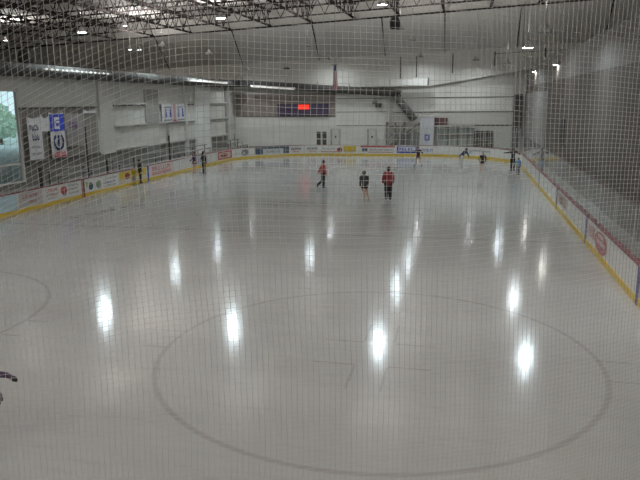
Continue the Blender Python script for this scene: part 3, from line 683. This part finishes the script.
row = ['nearest the viewer', 'second from the viewer', 'third from the viewer', 'farthest from the viewer']
for cn, l in cols:
    for k, (x, y, z) in enumerate(l):
        highbay(x, y, z, 'round high bay light of the %s row, %s' % (cn, row[k]), .0 if (cn == 'right' and k == 1) else (.03 if (k == 0 and cn != 'right') else .09), .32, LENS3 if y > 38 else (LENS4 if (cn == 'right' and k == 1) else None), 340 if x > -10 else 520)
# extra lamps over the near half: unseen rows added to light the near ice and net
for x in (-17.6, -7.5, 3.15, 12.1):
    for y in (-16, -34): highbay(x, y, 10.6 if x < 10 else 9.2, 'added unseen high bay light %s' % ('above the near face-off circles' if y == -16 else 'above the viewing area behind the net'), .0, .4, LENS2)
for x, y, z, l in ((-21.3, 21.6, 12.0, 'high bay lamp of the left bay, small bright spot among the trusses'), (-27.6, 33.9, 11.0, 'small twin lamp below the truss ends at the upper left'), (-26.7, 34.3, 11.0, 'right one of the twin lamps below the truss ends'), (-27, 12, 12.6, 'added fill lamp deep in the trusses at the far upper left'), (-40, 30, 12.0, 'added fill lamp of the left bay beyond the window side'), (24, 19.5, 12.6, 'added fill lamp of the right bay')):
    highbay(x, y, z, l, .0, .2, LENSW, 120 if y < 15 else 620, 3.2)  # last three lamps are added to light the roof and end panel
# wall packs on right wall
for k, (y, z) in enumerate(((34.8, 7.92), (19.05, 7.78))):
    t = empty('wall_light', (XR-.02, y, z), 'bright wall lamp on the right wall, %s' % ('nearer the far corner' if k == 0 else 'second from the far corner'), 'wall light', 'wall lamps on the right wall')
    mb = MB(); mb.box((-.35, -.25, 0), (0, .25, .3), SHELL); mb.build('housing', t)
    mb = MB(); mb.face([(-.33, -.2, -.004), (-.04, -.2, -.004), (-.04, .2, -.004), (-.33, .2, -.004)], mat('pack_lens', (1, .97, .92), .5, emit=120)); mb.build('lens', t)
# speakers, dome, flag
def speaker(loc, label, top, s=1):
    t = empty('hanging_speaker', loc, label, 'speaker', 'black speakers hung from the roof')
    mb = MB(); mb.lathe([(0, -.45), (.30, -.42), (.38, -.25), (.36, .1), (.22, .38), (.0, .42)], (0,0,0), BLACK, 14); o = mb.build('cabinet', t, smooth=True); o.scale = (s, s, s)
    mb = MB(); mb.lathe([(0, -.47), (.25, -.455)], (0,0,0), GREY, 14); mb.build('grille', t)
    mb = MB(); mb.bar((0,0,.4), (0,0,top-loc[2]), .03, BLACK); mb.build('cable', t)
speaker((2.75, 20, 11.3), 'black round speaker hanging near the top centre', truss_z(2.7), 1.15)
speaker((-15.9, 0, 7.95), 'black round speaker hanging above the window', truss_z(-15.9), .9)
t = empty('dome_lamp', (-12.0, 41.5, 9.1), 'small black dome on a thin stem before the soffit', 'lamp')
mb = MB(); mb.lathe([(.0, .16), (.3, .1), (.42, -.02), (.3, -.12), (0, -.16)], (0,0,0), BLACK, 14); mb.build('dome', t, smooth=True)
mb = MB(); mb.bar((0,0,-.1), (.1,0,-1.5), .03, GREY); mb.bar((0,0,.1), (0,0,1.9), .02, GREY); mb.build('stem', t)
t = empty('national_flag', (-2.06, 20, 6.2), 'narrow folded red white and blue striped flag hanging above the ice', 'flag')
mb = MB()
FW = mat('flag_white', (.62,.6,.6), .8); FR = mat('flag_red', (.42,.05,.07), .8); FB = mat('flag_blue', (.05,.07,.22), .8)
def fx(u, v): return Vector((-.2+u*.4*(1.0-.25*v)+.04*v, .09*math.sin(u*14+v*2), v*2.0))
for a in range(10):
    for b in range(16):
        u0, u1, v0, v1 = a/10, (a+1)/10, b/16, (b+1)/16
        m = FB if (v0 > .72 and a > 2) else (FR if (a//2) % 2 == 0 else FW)
        mb.face([fx(u0,v0), fx(u1,v0), fx(u1,v1), fx(u0,v1)], m)
mb.build('cloth', t)
mb = MB(); mb.bar((-.3,0,2.02), (.3,0,2.02), .02, STEELM); mb.bar((0,0,2.02), (0,0,truss_z(-2)-6.2), .012, STEELM); mb.build('hanging_rod', t)

# ------------------------------------------------------------------ people
SKIN = mat('skin', (.50,.31,.22), .6)
BLADE = mat('blade', (.5,.5,.52), .3, .8)
EYE = mat('eye_dark', (.03,.02,.02), .3); LIP = mat('lip', (.35,.12,.10), .5)
def V(*a): return Vector(a)
def remesh(mb, name, parent, vox, m):
    o = mb.build(name); md = o.modifiers.new('r', 'REMESH'); md.mode = 'VOXEL'; md.voxel_size = vox; md.use_smooth_shade = True
    sm = o.modifiers.new('s', 'SMOOTH'); sm.iterations = 3; sm.factor = .5
    dg = bpy.context.evaluated_depsgraph_get(); me = bpy.data.meshes.new_from_object(o.evaluated_get(dg))
    me.name = name; o.modifiers.clear(); old = o.data; o.data = me; bpy.data.meshes.remove(old)
    me.materials.clear(); me.materials.append(m); o.parent = parent
    return o
def limb(mb, pts, rs, m, n=12):
    for (a, b, r0, r1) in zip(pts, pts[1:], rs, rs[1:]):
        mb.bar(a, b, r0, m, n, r1); mb.ball(a, r0, m, n=n); mb.ball(b, r1, m, n=n)
def person(label, loc, rz, H, pose, top, legs, hair, skate=BLACK, bare=False, skirt=None, sleeve=True, band=None, longhair=False, bulk=1, gloves=None):
    t = empty('person', loc, label, 'person', None, rz)
    g = lambda k, d: V(*pose.get(k, d)).normalized()
    spine = g('spine', (0, 0, 1)); face = g('face', (0, 1, 0))
    side = V(1, 0, 0)
    hips = V(0, 0, 0)
    ax = spine.cross(V(0,1,0)); ax = V(1,0,0)
    neck = hips+spine*.315*H; chest = hips+spine*.22*H; waist = hips+spine*.10*H
    sh = {s: neck+V(s*.112*H, 0, 0)-spine*.025*H for s in (-1, 1)}
    head = neck+(spine*.6+V(0,0,.4)).normalized()*.105*H+V(0,.01*H,0)
    J = {}
    for s, n in ((-1, 'L'), (1, 'R')):
        el = sh[s]+g('ua'+n, (s*.18, 0, -1))*.165*H; wr = el+g('fa'+n, (s*.05, .2, -1))*.145*H
        hp = hips+V(s*.052*H, 0, -.01*H); kn = hp+g('th'+n, (s*.04, .03, -1))*.245*H; an = kn+g('sh'+n, (0, -.03, -1))*.235*H
        J[s] = (el, wr, hp, kn, an, g('ft'+n, (0, 1, 0)), g('fa'+n, (s*.05, .2, -1)))
    low = min(J[s][4].z for s in J)
    dz = -low+.105*H if True else 0
    def up(p): return p+V(0, 0, dz)
    hips, neck, chest, waist, head = map(up, (hips, neck, chest, waist, head)); sh = {s: up(sh[s]) for s in sh}
    J = {s: tuple(up(p) for p in J[s][:5])+J[s][5:] for s in J}
    pelv = hips
    fq = face.to_track_quat('Y', 'Z').to_matrix()
    # body
    b = MB(); m = SKIN
    b.ball(head, .062*H, m, .86, 1.0, 1.22, 16, fq); b.ball(head+fq@V(0,.012*H,-.045*H), .038*H, m, .9, 1, .8, 10)
    b.ball(head+fq@V(0,.062*H,-.008*H), .011*H, m, .8, 1, 1.5, 8)
    for s in (-1, 1): b.ball(head+fq@V(s*.054*H,0,-.005*H), .014*H, m, .4, .8, 1.2, 8)
    limb(b, [neck-spine*.02*H, head-V(0,0,.03*H)], [.034*H, .03*H], m)
    limb(b, [pelv, waist, chest, neck-spine*.03*H], [.075*H, .066*H, .078*H, .05*H], m)
    limb(b, [sh[-1], sh[1]], [.038*H, .038*H], m)
    for s in (-1, 1):
        b.ball((pelv+V(s*.04*H,0,-.01*H)), .07*H, m)
        el, wr, hp, kn, an, ft, fd = J[s]
        limb(b, [sh[s], el, wr], [.036*H, .026*H, .018*H], m)
        limb(b, [hp, kn, an], [.058*H, .036*H, .024*H], m)
        # hand: palm, four fingers, thumb
        u = fd.cross(V(0,1,0)); u = (u if u.length > .2 else fd.cross(V(1,0,0))).normalized(); w_ = fd.cross(u).normalized()
        pal = wr+fd*.032*H; rot = Matrix((w_, fd, u)).transposed()
        b.ball(pal, .03*H, m, .85, 1.15, .42, 10, rot)
        for q, ln in zip((-1.5, -.5, .5, 1.5), (.036, .044, .047, .040)):
            p0 = pal+fd*.022*H+w_*q*.0115*H; p1 = p0+fd*ln*.55*H+u*.004*H; p2 = p1+(fd+u*.5).normalized()*ln*.5*H
            limb(b, [p0, p1, p2], [.0058*H, .0052*H, .0045*H], m, 8)
        p0 = pal-fd*.012*H-w_*.018*H; p1 = p0+(fd-w_*.9).normalized()*.026*H; p2 = p1+(fd-w_*.2).normalized()*.022*H
        limb(b, [p0, p1, p2], [.0075*H, .0065*H, .0055*H], m, 8)
        b.ball(an+ft*.03*H+V(0,0,-.02*H), .024*H, m, n=8)
    remesh(b, 'body', t, .0052*H, SKIN)
    # face marks
    for s in (-1, 1):
        e_ = MB(); e_.ball(head+fq@V(s*.022*H,.056*H,.008*H), .0065*H, EYE, n=8); e_.build('eye', t)
    e_ = MB(); e_.ball(head+fq@V(0,.060*H,-.036*H), .012*H, LIP, 1, .4, .3, 8); e_.build('mouth', t)
    # hair
    h_ = MB(); h_.ball(head+fq@V(0,-.012*H,.014*H), .069*H, hair, .93, .95, 1.12, 16, fq)
    if longhair:
        limb(h_, [head+fq@V(0,-.05*H,.0), head+fq@V(0,-.075*H,-.07*H), neck+fq@V(0,-.06*H,-.05*H)], [.04*H,.032*H,.015*H], hair)
    else: h_.ball(head+fq@V(0,-.04*H,-.03*H), .042*H, hair)
    h_.build('hair', t, smooth=True)
    # top
    j = MB(); limb(j, [pelv+spine*.0*H, waist, chest, neck-spine*.035*H], [.088*H*bulk, .08*H*bulk, .09*H*bulk, .055*H], top)
    limb(j, [sh[-1], sh[1]], [.05*H, .05*H], top)
    for s in (-1, 1):
        el, wr, *_ = J[s]
        if sleeve: limb(j, [sh[s], el, wr], [.048*H*bulk, .037*H*bulk, .029*H*bulk], top)
        else: limb(j, [sh[s], sh[s].lerp(el, .6)], [.048*H, .04*H], top)
    o = remesh(j, 'jacket', t, .011*H, top)
    if band:
        k_ = MB(); c0 = pelv+spine*.10*H; k_.tube([c0-spine*.012*H, c0+spine*.012*H], .091*H, band, 16); k_.build('waist_stripe', t, smooth=True)
    if not bare:
        l_ = MB(); l_.ball(pelv, .084*H, legs)
        for s in (-1, 1):
            el, wr, hp, kn, an, ft, fd = J[s]; limb(l_, [hp, kn, an], [.068*H*bulk, .048*H*bulk, .04*H*bulk], legs)
        remesh(l_, 'trousers', t, .011*H, legs)
    if skirt:
        k_ = MB(); k_.lathe([(.075*H, .05*H), (.1*H, 0), (.125*H, -.085*H), (.115*H, -.085*H), (.09*H, 0)], pelv, skirt, 18); k_.build('skirt', t, smooth=True)
    if gloves:
        for s in (-1, 1):
            el, wr, hp, kn, an, ft, fd = J[s]; g_ = MB(); limb(g_, [wr, wr+fd*.05*H, wr+fd*.10*H], [.026*H, .036*H, .026*H], gloves); g_.build('glove', t, smooth=True)
    for s in (-1, 1):
        el, wr, hp, kn, an, ft, fd = J[s]; sd = (an-kn).normalized()
        r = t if False else t
        b2 = MB(); limb(b2, [an-sd*.05*H, an+sd*.02*H], [.032*H, .033*H], skate); f0 = an+sd*.035*H
        limb(b2, [f0-ft*.03*H, f0+ft*.05*H, f0+ft*.085*H], [.03*H, .028*H, .02*H], skate); bt = b2.build('skate', t, smooth=True)
        b3 = MB(); f1 = f0+sd*.045*H; b3.bar(f1-ft*.06*H+sd*.018*H, f1+ft*.1*H+sd*.018*H, .006*H, BLADE); b3.bar(f1-ft*.04*H-sd*.03*H, f1-ft*.04*H+sd*.018*H, .008*H, BLADE); b3.bar(f1+ft*.06*H-sd*.03*H, f1+ft*.06*H+sd*.018*H, .008*H, BLADE); b3.build('blade', bt)
    return t
K_BLK = mat('cloth_black', (.018,.018,.022), .8); K_NVY = mat('cloth_navy', (.03,.03,.06), .8); K_RED = mat('cloth_red', (.42,.04,.03), .7)
K_MAR = mat('cloth_maroon', (.26,.03,.04), .7); K_TAN = mat('tights_tan', (.46,.30,.21), .6); K_BLU = mat('cloth_skyblue', (.10,.27,.50), .7)
K_WHT = mat('cloth_cream', (.55,.53,.50), .7); K_PRP = mat('cloth_plum', (.05,.025,.06), .8); K_CHAR = mat('cloth_charcoal', (.05,.05,.055), .8)
H_BRN = mat('hair_brown', (.06,.035,.02), .6); H_BLK = mat('hair_black', (.015,.012,.012), .6); H_BLD = mat('hair_blond', (.22,.15,.08), .6); H_LT = mat('hair_fair', (.34,.30,.26), .6)

person('skater in a red orange top and black trousers, one foot lifted behind', (-.01, 5.6, 0), -1.15, 1.62, dict(spine=(0,.05,1), uaL=(-.5,-.55,-.8), faL=(-.4,-.3,-1), uaR=(.3,.1,-1), faR=(.1,.4,-1), thR=(.02,.06,-1), shR=(0,-.03,-1), thL=(-.05,.0,-1), shL=(0,-.75,-.7), ftL=(0,.0,-1)), K_RED, K_BLK, H_BLK, bulk=1.12)
person('skater in a dark jacket with tan legs, left of the red jersey skater', (3.35, .45, 0), .2, 1.57, dict(spine=(-.05,0,1), uaL=(-.1,0,-1), faL=(.0,.1,-1), uaR=(.1,0,-1), faR=(-.1,.3,-1), thL=(.1,.05,-1), thR=(.12,.05,-1), shL=(.10,-.1,-1), shR=(.28,-.05,-1)), K_CHAR, None, H_BRN, mat('skate_tan', (.4,.28,.22), .6), bare=True, skirt=K_BLK)
person('skater in a maroon red jersey with a white waist stripe and dark trousers', (4.5, 1.35, 0), .25, 1.68, dict(uaL=(-.3,.1,-1), faL=(.0,.35,-1), uaR=(.3,.1,-1), faR=(-.0,.35,-1), thL=(-.04,0,-1), thR=(.04,0,-1)), K_MAR, K_BLK, H_BLK, BLACK, band=K_WHT, bulk=1.28)
person('skater in plum black with legs wide apart in front of the blue lettered advertisement', (4.86, 19.2, 0), 3.0, 1.6, dict(spine=(0,.05,1), uaL=(-.7,.2,-.7), faL=(.4,.5,.3), uaR=(.7,.1,-.5), faR=(-.3,.6,.2), thL=(-.35,.1,-1), shL=(-.2,0,-1), thR=(.3,.1,-1), shR=(.2,-.1,-1)), K_PRP, None, H_BRN, BLACK, bare=True, skirt=K_BLK)
person('skater leaning forward with one arm stretched out, navy top and cream tights', (8.2, 19.6, 0), -.9, 1.6, dict(spine=(.15,.75,.7), face=(0,1,-.2), uaL=(-.3,.9,.2), faL=(-.2,1,.1), uaR=(.5,.1,-.6), faR=(.2,.3,-.8), thL=(-.03,.1,-1), thR=(.03,.0,-1)), K_NVY, K_WHT, H_BRN, mat('skate_white', (.6,.6,.58), .5))
person('fair haired skater in a dark jacket with bare legs, seen from the front', (9.78, 16.1, 0), 3.1, 1.42, dict(uaL=(-.35,0,-1), faL=(.1,.3,-1), uaR=(.35,0,-1), faR=(-.1,.3,-1), thL=(-.06,0,-1), thR=(.06,0,-1)), K_BLK, None, H_LT, mat('skate_skin', (.42,.28,.22), .6), bare=True, skirt=K_BLK)
person('adult all in black with arms held out, standing beside the child in blue', (12.0, 17.1, 0), .3, 1.66, dict(uaL=(-1,.0,-.1), faL=(-.9,.2,-.1), uaR=(.9,.1,-.35), faR=(.5,.5,-.3), thL=(-.02,0,-1), thR=(.03,0,-1)), K_BLK, K_BLK, H_BLK)
person('small child in a sky blue top beside the right boards', (12.2, 14.5, 0), .5, 1.18, dict(uaL=(-.8,.1,-.8), faL=(-.6,.2,-.8), uaR=(.4,.1,-1), faR=(.2,.2,-1), thL=(-.05,0,-1), thR=(.05,0,-1)), K_BLU, mat('cloth_dusk', (.12,.10,.14), .8), H_BRN)
person('skater in a dark top and short skirt with tan legs by the left boards', (-11.46, 12.55, 0), 2.4, 1.55, dict(uaL=(-.5,.3,-.6), faL=(.3,.6,.4), uaR=(.5,.1,-.8), faR=(.1,.4,-.5), thL=(-.12,.05,-1), thR=(.14,.0,-1), shL=(-.04,0,-1), shR=(.08,0,-1)), K_PRP, None, H_BRN, mat('skate_tan2', (.42,.3,.2), .6), bare=True, skirt=K_PRP)
person('slim skater all in black, right one of the pair by the left boards', (-10.5, 12.05, 0), -.6, 1.62, dict(uaL=(-.15,.05,-1), faL=(.05,.3,-1), uaR=(.2,.05,-1), faR=(0,.3,-1), thL=(-.01,0,-1), thR=(.01,0,-1)), K_BLK, K_BLK, H_BLK)
person('person in black standing against the yellow advertisement on the left boards', (-12.55, 6.1, 0), -1.2, 1.52, dict(uaL=(-.12,.05,-1), faL=(.0,.3,-1), uaR=(.12,.05,-1), faR=(0,.3,-1)), K_BLK, K_BLK, H_BLK)
person('child skater at the left picture edge in plum and black, dark gloved arm held out', (1.055, -24.955, 0), 3.82, 1.22, dict(spine=(-.08,.1,1), uaL=(-.75,.35,-.1), faL=(-.45,1,-.0), uaR=(1,.1,.05), faR=(1,.1,.1), thR=(.02,.05,-1), thL=(-.22,-.45,-.7), shL=(-.15,-1,.05), ftL=(-.2,-.1,-1)), K_PRP, K_PRP, H_BRN, gloves=K_BLK)

# ------------------------------------------------------------------ safety netting following the end boards
NET = mat('net_cord', (.43,.415,.38), .8, spec=.1)
ccx, ccy, RN = 4.45, -21.98, 8.5
def netpt(u, z0):
    k = min(1, max(0, (z0-3.7)/1.6)); slope = .10+.36*k
    def sp(t, w): return w*math.log(1+math.exp(max(-40, min(40, t/w))))
    dz = -slope*sp(2.42-u, .16)
    dz += .014*math.sin(u*3.2+z0*1.1)*(.4+k) + .004*math.sin(u*8+z0*2.1)
    k2 = max(0, min(1, (z0-4.6)/.8)); dz -= .11*k2*sp(u-3.75, .12)*(1 if u < 4.6 else 1) - .11*k2*sp(u-4.6, .12)
    ofs = .03*math.sin(u*2.1+z0*1.3)
    if u < 0: p = Vector((ccx+u, ccy-RN, 0)); n = Vector((0,-1,0)); tn = Vector((1,0,0))
    else:
        a = -PI/2+u/RN; n = Vector((math.cos(a), math.sin(a), 0)); tn = Vector((-n.y, n.x, 0)); p = Vector((ccx, ccy, 0))+n*RN
    p = p+n*(-.02+ofs)+tn*(.010*math.sin(z0*3+u*1.1)+.002*math.sin(z0*11+u*5))
    p.z = z0+dz; return p, n, tn
def build_net():
    U0, U1, Z0, Z1, step = -1.2, 7.8, 1.5, 7.2, .0315
    nu = int((U1-U0)/step); nz = int((Z1-Z0)/step); r = NET_R
    vs, fs = [], []
    grid = [[netpt(U0+i*step, Z0+j*step) for j in range(nz+1)] for i in range(nu+1)]
    def strand(seq, r=r):
        i0 = len(vs)
        for k, (p, n, tn, d) in enumerate(seq):
            q = n.cross(d)
            for a in (0, 2.094, 4.189): c, s = math.cos(a), math.sin(a); vs.append((p.x+(n.x*c+q.x*s)*r, p.y+(n.y*c+q.y*s)*r, p.z+(n.z*c+q.z*s)*r))
        for k in range(len(seq)-1):
            for a in range(3): fs.append((i0+k*3+a, i0+k*3+(a+1)%3, i0+(k+1)*3+(a+1)%3, i0+(k+1)*3+a))
    up = Vector((0,0,1))
    for i in range(nu+1): strand([(*grid[i][j], up) for j in list(range(0, nz+1, 2))])
    for j in range(nz+1): strand([(*grid[i][j], grid[i][j][2]) for i in list(range(0, nu+1, 2))], .0012)
    me = bpy.data.meshes.new('safety_netting'); me.from_pydata(vs, [], fs); me.materials.append(NET); me.update()
    o = bpy.data.objects.new('safety_netting', me); C.objects.link(o)
    tag(o, 'pale square mesh safety netting hung around the near end in the foreground', 'netting')
NET_R = .0013
build_net()

# ------------------------------------------------------------------ world, camera, colour
w = bpy.data.worlds.new('World'); scene.world = w; w.use_nodes = True
bg = w.node_tree.nodes['Background']; bg.inputs[0].default_value = (.62, .85, .92, 1); bg.inputs[1].default_value = 1.25
cam = bpy.data.cameras.new('camera'); co = bpy.data.objects.new('camera', cam); C.objects.link(co); scene.camera = co
yaw, pitch, roll, f = .219, .2111, -.0094, 644.69
F = Vector((-math.sin(yaw)*math.cos(pitch), math.cos(yaw)*math.cos(pitch), -math.sin(pitch))); Rv = Vector((math.cos(yaw), math.sin(yaw), 0)); Uv = Rv.cross(F)
R2 = Rv*math.cos(roll)+Uv*math.sin(roll); U2 = -Rv*math.sin(roll)+Uv*math.cos(roll)
M4 = Matrix((R2, U2, -F)).transposed().to_4x4(); M4.translation = Vector((8.3849, -33.1294, 5.2687)); co.matrix_world = M4
cam.sensor_width = 36; cam.lens = f/640*36; cam.clip_start = .05; cam.clip_end = 500
scene.view_settings.view_transform = 'Standard'; scene.view_settings.look = 'None'; scene.view_settings.exposure = EXPO if 'EXPO' in globals() else 0
scene.cycles.max_bounces = 8; scene.cycles.diffuse_bounces = 4; scene.cycles.glossy_bounces = 4; scene.cycles.transparent_max_bounces = 16
scene.cycles.sample_clamp_indirect = 6
